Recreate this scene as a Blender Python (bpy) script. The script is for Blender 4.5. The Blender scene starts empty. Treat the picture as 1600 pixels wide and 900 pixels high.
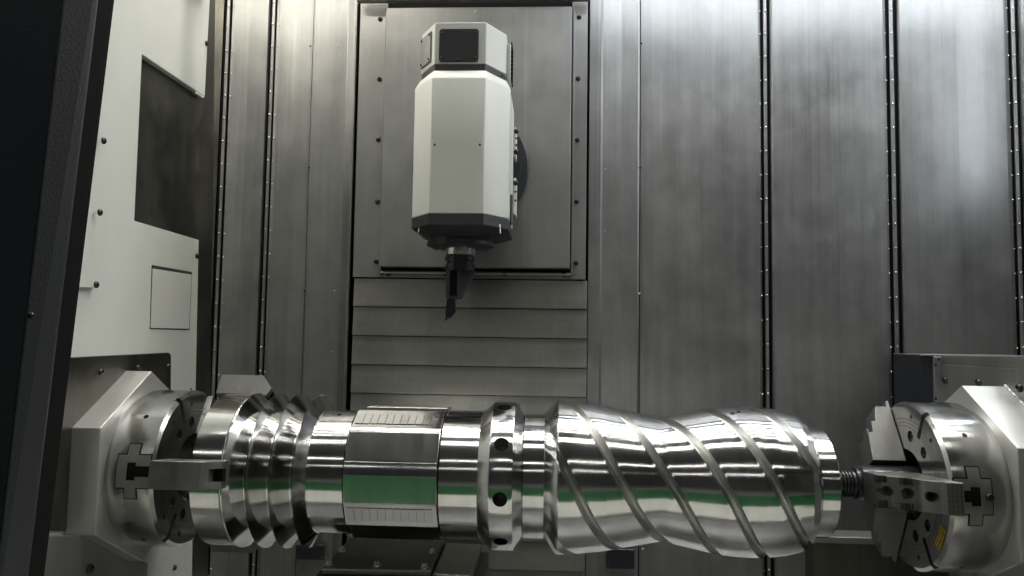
import bpy, bmesh, math, random
from mathutils import Vector, Matrix
random.seed(7)
R = math.radians
C = bpy.context.scene.collection
SC = bpy.context.scene

# ------------------------------------------------------------------ camera
CAM = Vector((0, 0, 1.5))
F = 1150.0
YAW, PITCH, ROLL = R(2.9), R(3.75), R(0.85)
MR = Matrix.Rotation(YAW, 3, 'Z') @ Matrix.Rotation(math.pi/2 + PITCH, 3, 'X') @ Matrix.Rotation(ROLL, 3, 'Z')
cd = bpy.data.cameras.new('camera'); cam = bpy.data.objects.new('camera', cd); C.objects.link(cam)
cd.sensor_width = 36; cd.lens = F/1600*36; cd.clip_start = .05; cd.clip_end = 200
cam.matrix_world = Matrix.Translation(CAM) @ MR.to_4x4()
SC.camera = cam

# ------------------------------------------------------------------ world, exposure
w = bpy.data.worlds.new('World'); SC.world = w; w.use_nodes = True
w.node_tree.nodes['Background'].inputs[0].default_value = (.75, .82, .9, 1)
w.node_tree.nodes['Background'].inputs[1].default_value = .008
SC.view_settings.view_transform = 'Standard'; SC.view_settings.look = 'None'
SC.view_settings.exposure = .9; SC.view_settings.gamma = 1
SC.cycles.use_denoising = True
SC.cycles.max_bounces = 10; SC.cycles.glossy_bounces = 6; SC.cycles.diffuse_bounces = 4
SC.cycles.sample_clamp_indirect = 25
SC.cycles.blur_glossy = .3

# lamp table: name, label, x0, x1, y, z, width, power (W/m2 radiance-ish), colour
WARM, COOL, NEUT = (1, .945, .80), (.86, .93, 1), (1, .98, .92)
MACHINE_LAMPS = [   # luminaires along the top of the enclosure: x0, x1, y, z, width, strength, colour, label
    (-2.9, -.70, 3.60, 3.62, .045, 5, WARM, 'warm slim lamp nearest the cladding on the left'),
    (.30, 2.9, 3.60, 3.62, .045, 6, COOL, 'cool slim lamp nearest the cladding on the right'),
    (-2.9, -.75, 3.22, 3.64, .045, 22, WARM, 'warm slim lamp in the second row on the left'),
    (.15, 2.9, 3.22, 3.64, .045, 24, COOL, 'cool slim lamp in the second row on the right'),
]
SIDE_LAMPS = [      # upright luminaires over the headstock and the tailstock casing: x, y, z0, z1, strength, colour
    (-1.62, 3.28, 3.16, 3.66, 14, WARM),
    (2.60, 3.28, 2.4, 3.66, 8, COOL),
]
HALL_ROWS = [(3.07, .26, 22), (2.28, .08, 20), (1.67, .05, 18), (.36, .05, 14), (-.13, .05, 14), (-6.2, .10, 11), (-14, .14, 11)]   # y, width, strength

# ------------------------------------------------------------------ pixel -> point on a real plane
def ray(px, py):
    return MR @ Vector(((px-800)/F, (450-py)/F, -1))
def aty(px, py, Y):
    d = ray(px, py); return CAM + d*((Y-CAM.y)/d.y)
def atx(px, py, X):
    d = ray(px, py); return CAM + d*((X-CAM.x)/d.x)
def atz(px, py, Z):
    d = ray(px, py); return CAM + d*((Z-CAM.z)/d.z)

# ------------------------------------------------------------------ materials
def mat(name):
    m = bpy.data.materials.new(name); m.use_nodes = True
    nt = m.node_tree; b = nt.nodes['Principled BSDF']
    return m, nt, b
def N(nt, t, **k):
    n = nt.nodes.new(t)
    for a, v in k.items():
        if a.startswith('i_'):
            n.inputs[int(a[2:]) if a[2:].isdigit() else a[2:]].default_value = v
        else: setattr(n, a, v)
    return n
def ramp(nt, src, p0, p1, c0, c1):
    r = N(nt, 'ShaderNodeMapRange'); r.inputs[1].default_value = p0; r.inputs[2].default_value = p1
    r.inputs[3].default_value = c0; r.inputs[4].default_value = c1
    nt.links.new(src, r.inputs[0]); return r.outputs[0]
def noise(nt, scale, stretch=(1, 1, 1), detail=4, rough=.55, world=True):
    g = N(nt, 'ShaderNodeNewGeometry'); mp = N(nt, 'ShaderNodeMapping')
    mp.inputs['Scale'].default_value = stretch
    nt.links.new(g.outputs['Position'], mp.inputs['Vector'])
    n = N(nt, 'ShaderNodeTexNoise'); n.inputs['Scale'].default_value = scale
    n.inputs['Detail'].default_value = detail; n.inputs['Roughness'].default_value = rough
    nt.links.new(mp.outputs[0], n.inputs['Vector']); return n.outputs[0]
def addm(nt, a, b, op='ADD'):
    m = N(nt, 'ShaderNodeMath', operation=op)
    for k, v in ((0, a), (1, b)):
        if isinstance(v, (int, float)): m.inputs[k].default_value = v
        else: nt.links.new(v, m.inputs[k])
    return m.outputs[0]
def tint(nt, fac, c0, c1):
    m = N(nt, 'ShaderNodeMix', data_type='RGBA')
    m.inputs['A'].default_value = (*c0, 1); m.inputs['B'].default_value = (*c1, 1)
    nt.links.new(fac, m.inputs['Factor']); return m.outputs['Result']
def bump(nt, b, h, strength, dist=.002):
    n = N(nt, 'ShaderNodeBump'); n.inputs['Strength'].default_value = strength; n.inputs['Distance'].default_value = dist
    nt.links.new(h, n.inputs['Height']); nt.links.new(n.outputs[0], b.inputs['Normal'])

def steel(name, c0, c1, r0, r1, streak=(14, 14, .5), blotch=2.2, bs=.12, fine=160, metal=1.0):
    """rolled sheet steel: upright roll streaks, cloudy stains, fine grain"""
    m, nt, b = mat(name); b.inputs['Metallic'].default_value = metal
    s1 = noise(nt, 1, streak, 5); s2 = noise(nt, blotch, (1, 1, .7), 6, .6)
    s3 = noise(nt, fine, (1, 1, 1), 2)
    s4 = noise(nt, 1, (3, 3, 160), 2)          # faint cross scratches
    s6 = noise(nt, 1, (150, 150, 1.2), 3)      # crisp roll grain
    s7 = noise(nt, 9, (1, 1, .8), 8, .7)       # small mottling
    s8 = ramp(nt, noise(nt, 1, (40, 40, .25), 4, .6), .60, .72, 0, 1)   # dried runs
    oi = N(nt, 'ShaderNodeObjectInfo')
    f = addm(nt, addm(nt, ramp(nt, s1, .3, .7, 0, .22), addm(nt, ramp(nt, s2, .32, .68, 0, .32), addm(nt, ramp(nt, s7, .35, .65, 0, .18), addm(nt, ramp(nt, s6, .3, .7, -.06, .10), addm(nt, s8, .22, 'MULTIPLY'))))), addm(nt, oi.outputs['Random'], .1, 'MULTIPLY'))
    nt.links.new(tint(nt, f, c0, c1), b.inputs['Base Color'])
    rr = addm(nt, addm(nt, ramp(nt, s2, .3, .7, r0, r1), ramp(nt, s7, .35, .65, -.06, .06)), addm(nt, ramp(nt, s3, .3, .7, -.04, .04), ramp(nt, s6, .3, .7, -.04, .04)))
    nt.links.new(rr, b.inputs['Roughness'])
    bump(nt, b, addm(nt, addm(nt, s3, addm(nt, addm(nt, s1, .35, 'MULTIPLY'), addm(nt, s6, .8, 'MULTIPLY'))), addm(nt, s4, .5, 'MULTIPLY')), bs, .0015)
    return m
M = {}
M['sheet'] = steel('sheet_steel', (.145, .147, .147), (.345, .345, .34), .38, .48, bs=.05, metal=.75)
M['plate'] = steel('plate_steel', (.20, .20, .197), (.34, .34, .335), .40, .52, (3, 3, 2), 3.0, .08, 240, .8)
M['slat'] = steel('slat_steel', (.17, .17, .155), (.32, .32, .295), .38, .48, (1.2, 3, 40), 3.0, .03, 160, .75)
M['housing'] = steel('brushed_housing_steel', (.44, .44, .425), (.56, .56, .54), .34, .42, (8, 8, 8), 4, .05, 300, .65)
M['dark_steel'] = steel('dark_stained_steel', (.06, .058, .05), (.19, .185, .165), .35, .55, (5, 5, 1.5), 5, .1)
M['jaw'] = steel('ground_jaw_steel', (.16, .158, .152), (.27, .266, .255), .36, .48, (9, 9, 9), 9, .05, 400, .85)
M['dirty_block'] = steel('stained_block_steel', (.16, .155, .14), (.50, .49, .45), .3, .55, (20, 20, 20), 16, .3, 120)

def paint(name, c, rough, speck=.0, c2=None, scale=300, coat=0):
    m, nt, b = mat(name)
    n = noise(nt, 3.5, (1, 1, .5), 5); k = c2 or tuple(v*.86 for v in c)
    nt.links.new(tint(nt, ramp(nt, n, .3, .75, 0, 1), c, k), b.inputs['Base Color'])
    n2 = noise(nt, scale, (1, 1, 1), 2)
    nt.links.new(addm(nt, ramp(nt, n, .3, .7, rough-.05, rough+.06), 0), b.inputs['Roughness'])
    if speck: bump(nt, b, n2, speck, .0012)
    b.inputs['Coat Weight'].default_value = coat
    return m
M['white'] = paint('cream_white_paint', (.62, .63, .59), .40, .05, (.56, .57, .53))
M['grey_band'] = paint('grey_band_paint', (.035, .037, .04), .35, .05)
M['door'] = paint('lit_door_coat', (.042, .044, .047), .38, .5, (.036, .038, .041), 260)  # door coat made lighter for the fold that catches the light
M['door_dim'] = paint('dim_blue_coat', (.02, .03, .038), .36, .5, (.009, .013, .018), 260)  # same door coat made darker for the fold that reflects less light
M['black'] = paint('black_paint', (.012, .014, .018), .38, .08)
M['black_gloss'] = paint('black_oxide', (.022, .022, .025), .2, .02)
M['gap'] = paint('dark_gap', (.006, .006, .006), .85)
M['gap'].node_tree.nodes['Principled BSDF'].inputs['Specular IOR Level'].default_value = .08
M['hall_dark'] = paint('dark_hall_wall', (.20, .20, .21), .8)
M['green'] = paint('green_floor_paint', (.005, .085, .02), .5, .02, (.005, .072, .018))
M['cream_floor'] = paint('pale_floor_paint', (.55, .55, .50), .5, .03)
M['concrete'] = paint('hall_concrete', (.16, .16, .155), .7, .05)
M['yellow'] = paint('yellow_label', (.75, .52, .03), .4)
M['ink'] = paint('black_ink', (.02, .018, .01), .5)
M['nickel'] = steel('bright_screw_steel', (.6, .6, .58), (.75, .75, .72), .2, .3, (9, 9, 9), 9, .03)

def turned(name, col, rough, aniso, ring=420, bs=.05):
    """lathe turned steel: fine rings round the X axis, highlight drawn out along the axis"""
    m, nt, b = mat(name); b.inputs['Metallic'].default_value = 1
    s = noise(nt, 1, (ring, 2, 2), 3); s2 = noise(nt, 3, (1, 1, 1), 5); s5 = noise(nt, 1, (30, 1.5, 1.5), 3)
    f = addm(nt, ramp(nt, s5, .3, .7, 0, .6), ramp(nt, s2, .35, .7, 0, .4))
    nt.links.new(tint(nt, f, tuple(v*.86 for v in col), tuple(min(1, v*1.1) for v in col)), b.inputs['Base Color'])
    nt.links.new(addm(nt, ramp(nt, s2, .3, .7, rough-.02, rough+.03), ramp(nt, s5, .3, .7, -.02, .02)), b.inputs['Roughness'])
    b.inputs['Anisotropic'].default_value = aniso; b.inputs['Anisotropic Rotation'].default_value = .25
    t = N(nt, 'ShaderNodeTangent', direction_type='RADIAL', axis='X')
    nt.links.new(t.outputs[0], b.inputs['Tangent'])
    bump(nt, b, s, bs, .0006)
    return m
M['turned'] = turned('turned_steel', (.66, .66, .66), .15, .85)
M['chuck'] = turned('chuck_steel', (.50, .50, .49), .19, .7, 300, .02)
M['face'] = turned('chuck_face_steel', (.42, .42, .40), .28, .0, 60, .02)
M['ground'] = steel('ground_steel', (.54, .54, .53), (.64, .64, .63), .14, .20, (20, 20, 20), 8, .0)
M['milled'] = turned('milled_groove_steel', (.50, .50, .485), .33, .0, 120, .015)
M['vgroove'] = turned('turned_flank_steel', (.58, .58, .57), .12, .2, 420, .0)

def emit(name, col, s):
    m = bpy.data.materials.new(name); m.use_nodes = True; nt = m.node_tree
    nt.nodes.clear(); e = N(nt, 'ShaderNodeEmission'); o = N(nt, 'ShaderNodeOutputMaterial')
    e.inputs[0].default_value = (*col, 1); e.inputs[1].default_value = s
    nt.links.new(e.outputs[0], o.inputs[0]); return m

# ------------------------------------------------------------------ object helpers
WP = {}                                   # world position of every parent
def origin(p): return WP[p.name] if p else Vector((0, 0, 0))
def tag(o, label=None, cat=None, group=None, kind=None):
    if label: o['label'] = label
    if cat: o['category'] = cat
    if group: o['group'] = group
    if kind: o['kind'] = kind
    return o
def empty(name, loc, label=None, cat=None, group=None, kind=None):
    o = bpy.data.objects.new(name, None); C.objects.link(o); o.location = loc; o.empty_display_size = .1
    WP[o.name] = Vector(loc); return tag(o, label, cat, group, kind)
def link(name, me, parent=None, loc=None, rot=None):
    o = bpy.data.objects.new(name, me); C.objects.link(o)
    wl = Vector(loc) if loc is not None else Vector((0, 0, 0))
    o.location = wl - origin(parent)
    if rot is not None: o.rotation_euler = rot
    o.parent = parent; WP[o.name] = wl
    return o
def finish(name, bm, m, parent=None, base=None, smooth=None, bevel=0, seg=1, weld=True):
    """bm is in world coordinates; base = the origin the object gets"""
    if weld: bmesh.ops.remove_doubles(bm, verts=bm.verts, dist=1e-5)
    bmesh.ops.recalc_face_normals(bm, faces=bm.faces)
    if bevel:
        ed = [e for e in bm.edges if len(e.link_faces) == 2 and e.calc_face_angle(0) > R(25)]
        bmesh.ops.bevel(bm, geom=ed, offset=bevel, segments=seg, profile=.5, affect='EDGES', clamp_overlap=True)
    if base is None: base = origin(parent)
    base = Vector(base)
    bmesh.ops.translate(bm, vec=-base, verts=bm.verts)
    me = bpy.data.meshes.new(name); bm.to_mesh(me); bm.free()
    for k in (m if isinstance(m, (list, tuple)) else [m]): me.materials.append(M[k] if isinstance(k, str) else k)
    if smooth is not None:
        for p in me.polygons: p.use_smooth = True
        me.set_sharp_from_angle(angle=R(smooth))
    return link(name, me, parent, base)
def loft(bm, loops, cap=True, close=True, mi=0):
    vs = [[bm.verts.new(p) for p in l] for l in loops]
    n = len(loops[0])
    for a, b in zip(vs, vs[1:]):
        for i in range(n if close else n-1):
            j = (i+1) % n
            f = bm.faces.new((a[i], a[j], b[j], b[i])); f.material_index = mi
    if cap:
        for l in (vs[0], vs[-1]):
            f = bm.faces.new(l if l is vs[-1] else l[::-1]); f.material_index = mi
    return vs
def box(bm, x0, x1, y0, y1, z0, z1):
    loft(bm, [[(x0, y0, z), (x1, y0, z), (x1, y1, z), (x0, y1, z)] for z in (z0, z1)])
def B(name, x0, x1, y0, y1, z0, z1, m, parent=None, bevel=.002, **k):
    bm = bmesh.new(); box(bm, x0, x1, y0, y1, z0, z1)
    return finish(name, bm, m, parent, bevel=bevel, **k)
def prism(name, pts, d, m, parent=None, bevel=0, **k):
    """closed outline of 3-D points pushed along d"""
    bm = bmesh.new(); d = Vector(d)
    loft(bm, [[Vector(p) for p in pts], [Vector(p)+d for p in pts]])
    return finish(name, bm, m, parent, bevel=bevel, **k)
def cyl(bm, a, b, r, seg=20, r2=None):
    a, b = Vector(a), Vector(b); d = (b-a).normalized()
    u = d.orthogonal().normalized(); v = d.cross(u)
    r2 = r if r2 is None else r2
    loft(bm, [[c + (u*math.cos(t) + v*math.sin(t))*q for t in [2*math.pi*i/seg for i in range(seg)]] for c, q in ((a, r), (b, r2))])
def cut(o, bm):
    """take the shapes in bm (world coordinates) out of mesh object o"""
    bmesh.ops.recalc_face_normals(bm, faces=bm.faces)
    me = bpy.data.meshes.new('cutter'); bmesh.ops.translate(bm, vec=-WP[o.name], verts=bm.verts); bm.to_mesh(me); bm.free()
    c = bpy.data.objects.new('cutter', me); C.objects.link(c)
    c.location = WP[o.name]
    md = o.modifiers.new('cut', 'BOOLEAN'); md.operation = 'DIFFERENCE'; md.object = c; md.solver = 'EXACT'
    bpy.context.view_layer.update()
    dg = bpy.context.evaluated_depsgraph_get()
    new = bpy.data.meshes.new_from_object(o.evaluated_get(dg))
    o.modifiers.clear(); o.data = new
    for p in new.polygons: p.use_smooth = True
    new.set_sharp_from_angle(angle=R(28))
    bpy.data.objects.remove(c); bpy.data.meshes.remove(me)

# bolt meshes, head towards +Z
def bolt_mesh(name, r, h, m, kind='dome', washer=False):
    bm = bmesh.new(); S = 14
    prof = {'dome': [(1, 0), (1, .25), (.92, .6), (.7, .9), (.45, 1), (.42, .96), (.38, .35), (0, .35)],
            'cap': [(1, 0), (1, .85), (.9, 1), (.55, 1), (.5, .5), (0, .5)]}[kind]
    rings = []
    if washer: prof = [(1.45, -.02), (1.45, .12), (1.02, .14)] + prof[1:]
    for pr, ph in prof:
        if pr == 0: rings.append([bm.verts.new((0, 0, ph*h))])
        else: rings.append([bm.verts.new((r*pr*math.cos(2*math.pi*i/S), r*pr*math.sin(2*math.pi*i/S), ph*h)) for i in range(S)])
    for a, b in zip(rings, rings[1:]):
        for i in range(S):
            j = (i+1) % S
            bm.faces.new((a[i], a[j], b[0]) if len(b) == 1 else (a[i], a[j], b[j], b[i]))
    bmesh.ops.recalc_face_normals(bm, faces=bm.faces)
    me = bpy.data.meshes.new(name); bm.to_mesh(me); bm.free(); me.materials.append(M[m])
    for p in me.polygons: p.use_smooth = True
    me.set_sharp_from_angle(angle=R(40)); return me
BM = {'dome': bolt_mesh('dome_bolt', .013, .010, 'black_gloss'),
      'big': bolt_mesh('dome_bolt_big', .017, .013, 'black_gloss'),
      'small': bolt_mesh('screw_small', .0062, .006, 'nickel'),
      'rivet': bolt_mesh('rivet', .0042, .005, 'nickel'),
      'cap': bolt_mesh('cap_bolt', .0115, .016, 'nickel', 'cap', True),
      'capb': bolt_mesh('cap_bolt_black', .013, .012, 'black_gloss', 'cap'),
      'tiny': bolt_mesh('screw_tiny', .0055, .004, 'black_gloss')}
ROT = {'-Y': (R(90), 0, 0), '+X': (0, R(90), 0), '-X': (0, R(-90), 0), '+Z': (0, 0, 0)}
def bolt(parent, p, kind='dome', face='-Y', name='bolt'):
    return link(name, BM[kind], parent, p, ROT[face] if isinstance(face, str) else face)

# ------------------------------------------------------------------ the hall in front of the machine
AX = aty(345, 734, 2.875); AZ = aty(820, 742, 2.875).z; AY = 2.875
FLOOR = AZ - 1.15
B('hall_floor', -12, 12, -22, .85, FLOOR-.1, FLOOR, 'concrete', None, 0)['kind'] = 'structure'
B('green_walkway', -12, 12, -2.9, .80, FLOOR, FLOOR+.004, 'green', None, 0)['kind'] = 'structure'
B('floor_line', -12, 12, .805, .85, FLOOR+.0, FLOOR+.006, 'cream_floor', None, 0)['kind'] = 'structure'
B('hall_wall', -12, 12, -22.2, -22, FLOOR, 8, 'hall_dark', None, 0)['kind'] = 'structure'
B('hall_side_wall', -12.2, -12, -22, 6, FLOOR, 8, 'hall_dark', None, 0)['kind'] = 'structure'
B('hall_side_wall', 12, 12.2, -22, 6, FLOOR, 8, 'hall_dark', None, 0)['kind'] = 'structure'
B('hall_ceiling', -12, 12, -22, 6, 8, 8.2, 'hall_dark', None, 0)['kind'] = 'structure'
B('rear_hall_wall', -12, 12, 6, 6.2, FLOOR, 8, 'hall_dark', None, 0)['kind'] = 'structure'
# machine sill and chip trough under the workpiece
B('machine_sill', -2.3, 2.3, .9, 1.92, FLOOR, FLOOR+.22, 'cream_floor', None, .01)['kind'] = 'structure'
B('chip_trough', -2.3, 2.3, 1.92, 4.05, FLOOR, FLOOR+.05, 'plate', None, 0)['kind'] = 'structure'
prism('sloping_bed', [(-2.3, 3.0, FLOOR+.06), (-2.3, 3.93, FLOOR+.40), (-2.3, 3.93, FLOOR+.06)], (4.6, 0, 0), 'plate')['kind'] = 'structure'

def strip_lamp(x0, x1, y, z, wd, s, col, label, cat='lamp', group=None, drop=.06):
    t = empty('strip_lamp', ((x0+x1)/2, y, z), label, cat, group)
    B('lamp_housing', x0-.03, x1+.03, y-wd/2-.02, y+wd/2+.02, z+.01, z+drop, 'black', t)
    B('lamp_tube', x0, x1, y-wd/2, y+wd/2, z-.02, z+.008, emit('lamp_light', col, s), t, .004)
    return t
for (x0, x1, y, z, wd, s, c, lb) in MACHINE_LAMPS:
    strip_lamp(x0, x1, y, z, wd, s, c, lb, group='strip lamps of the enclosure')
for k, (x, y, z0, z1, s, c) in enumerate(SIDE_LAMPS):
    t = empty('upright_lamp', (x, y, z0), ['warm upright lamp on the left door post', 'cool upright lamp on the right door post'][k], 'lamp', 'upright lamps on the door posts')
    g = 1 if x < 0 else -1
    B('lamp_housing', min(x, x-g*.05), max(x, x-g*.05), y-.08, y+.08, z0-.04, z1+.04, 'black', t)
    B('lamp_tube', min(x+g*.002, x+g*.02), max(x+g*.002, x+g*.02), y-.06, y+.06, z0, z1, emit('lamp_light', c, s), t, .004)
for j, (y, wd, st_) in enumerate(HALL_ROWS):
    for i, x in enumerate([-6.8, -2.0, 2.8]):
        strip_lamp(x, x+4.2, y, 6.6, wd, st_, NEUT, 'white strip lamp on the hall ceiling, %s row from the rear, %s of three' % (['first', 'second', 'third', 'fourth', 'fifth', 'sixth', 'last'][j], ['left', 'centre', 'right'][i]), group='strip lamps of the hall')

# ------------------------------------------------------------------ rear cladding
YW = 3.90
ZB, ZT = FLOOR+.05, 3.7
wall = empty('rear_cladding', (0, YW, ZB), 'tall brushed steel cladding of folded sheets closing the rear of the machine', 'wall', kind='structure')
def wx(px, Y=YW): return aty(px, 300, Y).x
def strip(name, prof, m='sheet', parent=wall, th=.012, bevel=0, z0=ZB, z1=ZT, smooth=None):
    """folded upright sheet: prof = [(px at row 300, Y)]"""
    pts = [(wx(p, Y), Y) for p, Y in prof]
    bm = bmesh.new(); loop = pts + [(x, y+th) for x, y in pts[::-1]]
    loft(bm, [[(x, y, z) for x, y in loop] for z in (z0, z1)])
    return finish(name, bm, m, parent, bevel=bevel, smooth=smooth)
B('backing', wx(150), wx(1900), YW+.1, YW+.12, ZB, ZT, 'gap', wall, 0)
strip('wall_sheet', [(300, YW+.05), (338, YW+.05)], 'dark_steel')
strip('wall_sheet', [(352, YW+.004), (356, YW), (380, YW-.004), (409, YW+.002), (411, YW+.012)])
strip('wall_sheet', [(423, YW+.006), (428, YW), (455, YW-.003), (481, YW+.004)])
strip('wall_sheet', [(481.6, YW-.012), (484, YW-.016), (536, YW-.008), (546, YW-.03), (550, YW-.03), (550.5, YW+.06)], bevel=.0015)
strip('corner_post', [(919.5, YW+.06), (920, YW-.03), (938, YW-.034), (941, YW-.024), (970, YW-.010), (996, YW-.020), (999, YW-.012)], bevel=.0015)
strip('wall_sheet', [(1000.6, YW+.006), (1012, YW+.002), (1096, YW-.003), (1186, YW+.003), (1189.5, YW+.014)])
strip('wall_sheet', [(1205, YW+.012), (1209, YW), (1300, YW-.003), (1384, YW+.004), (1388, YW+.014)])
strip('wall_sheet', [(1407, YW+.012), (1411, YW), (1500, YW-.003), (1518, YW-.001), (1576, YW+.004), (1582, YW+.016)])
strip('wall_sheet', [(1600, YW+.012), (1604, YW), (1700, YW), (1800, YW)])
# seams: rail with screws in a dark joint
def seam(pxl, pxr, pitch, off, dark_left):
    s = empty('seam', (wx((pxl+pxr)/2), YW, ZB)); s.parent = wall; s.location = s.location - WP[wall.name]
    x0, x1 = wx(pxl), wx(pxr); wdt = x1-x0
    B('joint_gap', x0, x1, YW+.018, YW+.02, ZB, ZT, 'gap', s, 0)
    a, b = (x0+wdt*.34, x0+wdt*.66)
    B('rail', a, b, YW+.001, YW+.012, ZB, ZT, 'sheet', s, .002)
    z = off; c = (a+b)/2
    while z < ZT-.05:
        if z > ZB+.35:
            bolt(s, (c, YW+.001, z), 'small', name='screw')
            bolt(s, ((x0-.004) if dark_left else (x1+.006), YW-.001, z-.004), 'rivet', name='rivet')
        z += pitch
    return s
P_ = .1275
seam(338, 352, P_, aty(347, 585, YW).z-9*P_, False)
seam(410.5, 423.5, P_, aty(410, 580, YW).z-9*P_, False)
seam(1190, 1205, P_, aty(1197, 16, YW).z-25*P_, True)
seam(1388.5, 1407, P_, aty(1392, 15, YW).z-25*P_, True)
seam(1583, 1600, P_, aty(1590, 12, YW).z-25*P_, True)
for px, py, k in [(485, 72, 'tiny'), (483, 262, 'tiny'), (476, 455, 'tiny'), (530, 75, 'rivet'), (528, 264, 'rivet'), (523, 454, 'rivet'), (519, 550, 'rivet'),
                  (1002, 68, 'tiny'), (1000, 262, 'tiny'), (999, 459, 'small'), (1004, 858, 'small'), (948, 166, 'rivet'), (946, 264, 'rivet'), (945, 361, 'rivet'), (945, 457, 'rivet'), (945, 556, 'rivet')]:
    bolt(wall, aty(px, py, YW-.018), k, name='screw')
# cover plates on the cladding low down
def cover(px0, py0, px1, py1, label):
    a, b = aty(px0, py0, YW-.03), aty(px1, py1, YW-.03)
    t = empty('cover_plate', ((a.x+b.x)/2, YW-.03, b.z), label, 'cover')
    B('plate', a.x, b.x, YW-.036, YW-.024, b.z, a.z, 'black', t)
    for x in (a.x+.012, b.x-.012):
        for z in (a.z-.012, b.z+.012): bolt(t, (x, YW-.036, z), 'tiny', name='screw')
    return t
cover(948, 857, 991, 889, 'small black rectangular cover plate low on the cladding under the twisted barrel')
cover(463, 850, 507, 875, 'small black cover plate low on the cladding below the ribbed end of the shaft')

# ------------------------------------------------------------------ carriage opening: slats, frame, plate
YS = 3.86
x0, x1 = aty(552, 500, YS).x, aty(917, 500, YS).x
sh = empty('slat_shutter', ((x0+x1)/2, YS, ZB), 'dull steel shutter of overlapping horizontal slats between the two cladding posts', 'shutter')
edges = [436, 481, 526.5, 572, 617, 662, 707, 752, 797, 842, 887, 932]
for i, (a, b) in enumerate(zip(edges, edges[1:])):
    za, zb = aty(735, a, YS).z, aty(735, b, YS).z
    bm = bmesh.new(); y = YS
    prof = [(y+.012, za-.003), (y-.002, za-.003), (y-.014, zb+.006), (y-.014, zb), (y+.0, zb)]
    loft(bm, [[(x, q, z) for q, z in prof] for x in (x0, x1)])
    finish('slat', bm, 'slat', sh, bevel=.001)
yf = 3.84
fr = empty('carriage_cover', (aty(745, 300, yf).x, yf, aty(745, 430, yf).z), 'large bolted steel cover plate carrying the white milling head', 'cover')
fx0, fx1 = aty(555, 300, yf).x, aty(916, 300, yf).x; fz0 = aty(740, 435, yf).z; fz1 = aty(740, -30, yf).z
hx0, hx1, hz0 = aty(598, 300, yf).x, aty(892, 300, yf).x, aty(745, 424, yf).z
B('frame_side', fx0, hx0, yf, yf+.02, fz0, fz1, 'plate', fr)
B('frame_side', hx1, fx1, yf, yf+.02, fz0, fz1, 'plate', fr)
B('frame_foot', hx0+.0003, hx1-.0003, yf+.001, yf+.02, fz0, hz0, 'plate', fr)
B('backing', hx0-.02, hx1+.02, yf+.021, yf+.03, fz0+.02, fz1, 'gap', fr, 0)
# raised plate
yp = 3.765
def P3(px, py, Y=yp): return aty(px, py, Y)
pl = aty(599, 12, yp); pr_ = aty(893, 418, yp); 
PX0, PX1, PZ1, PZ0 = aty(598, 210, yp).x, aty(892, 210, yp).x, aty(745, 11, yp).z, aty(745, 418, yp).z
B('raised_plate', PX0, PX1, yp, yf+.002, PZ0, PZ1, 'plate', fr, .003)
B('rim', PX0-.012, PX0-.004, yf-.022, yf-.001, fz0+.012, PZ1, 'sheet', fr, .001)
B('rim', PX1+.010, PX1+.018, yf-.022, yf-.001, hz0-.02, PZ1, 'sheet', fr, .001)
B('rim', PX0-.004, PX1+.018, yf-.022, yf-.001, PZ0-.030, PZ0-.022, 'housing', fr, .001)
for px, py in [(594, 30), (593, 124), (591, 218), (590, 315), (588, 409), (905, 27), (903, 123), (902, 219), (901, 315), (900, 411),
               (607, 428), (696, 428), (788, 428), (881, 429)]:
    bolt(fr, aty(px, py, yf), 'dome')
bolt(fr, P3(743, 19), 'small')
# top rails
t = empty('top_rail', (aty(740, 3, 3.8).x, 3.8, aty(740, 8, 3.8).z), 'pale horizontal steel rail across the top of the carriage opening', 'rail')
a, b = aty(560, 5, 3.8), aty(921, 5, 3.8)
B('rail', a.x, b.x, 3.76, 3.8, a.z-.004, a.z+.03, 'slat', t)
B('lip', a.x, b.x, 3.73, 3.76, a.z+.015, a.z+.06, 'housing', t)

# ------------------------------------------------------------------ milling head
HY = 3.05
hc = (aty(673, 200, HY).x + aty(757.5, 200, HY).x)/2
head = empty('milling_head', (hc, 3.35, aty(715, 500, 3.25).z), 'cream white octagonal milling head with dark bands and black spindle nose hanging over the shaft', 'milling head')
fw = (aty(757.5, 200, HY).x - aty(673, 200, HY).x)/2          # half width of the front face
ow = fw + .098
YB = 3.70
def octa(f, o, y, c, yb, z, cut=.05):
    return [(hc-f, y, z), (hc+f, y, z), (hc+o, y+c, z), (hc+o, yb-cut, z), (hc+o-cut, yb, z), (hc-o+cut, yb, z), (hc-o, yb-cut, z), (hc-o, y+c, z)]
zt = lambda py, Y=HY: aty(715, py, Y).z
z_top, z_b1, z_b2, z_sh, z_bot, z_bb = zt(35, HY+.03), zt(100, HY+.03), zt(110.5, HY+.03), zt(119), zt(333), zt(351)
bm = bmesh.new(); loft(bm, [octa(fw-.004, ow-.022, HY+.03, .13, 3.42, z) for z in (z_b1, z_top)])
cap = finish('head_cap', bm, 'white', head, bevel=.003)
bm = bmesh.new(); loft(bm, [octa(fw-.006, ow-.025, HY+.032, .13, 3.42, z) for z in (z_b2-.002, z_b1+.001)])
finish('dark_band', bm, 'grey_band', head, bevel=.001)
bm = bmesh.new()
loft(bm, [octa(fw, ow, HY, .14, 3.58, z_bot), octa(fw, ow, HY, .14, 3.58, z_sh-.008), octa(fw-.003, ow-.02, HY+.028, .13, 3.50, z_b2+.0)])
body = finish('head_body', bm, 'white', head, bevel=.002)
cb = bmesh.new()
for px in (679, 749.5):
    p = aty(px, 226, HY); cyl(cb, (p.x, HY-.02, p.z), (p.x, HY+.02, p.z), .0055, 16)
cut(body, cb)
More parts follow.
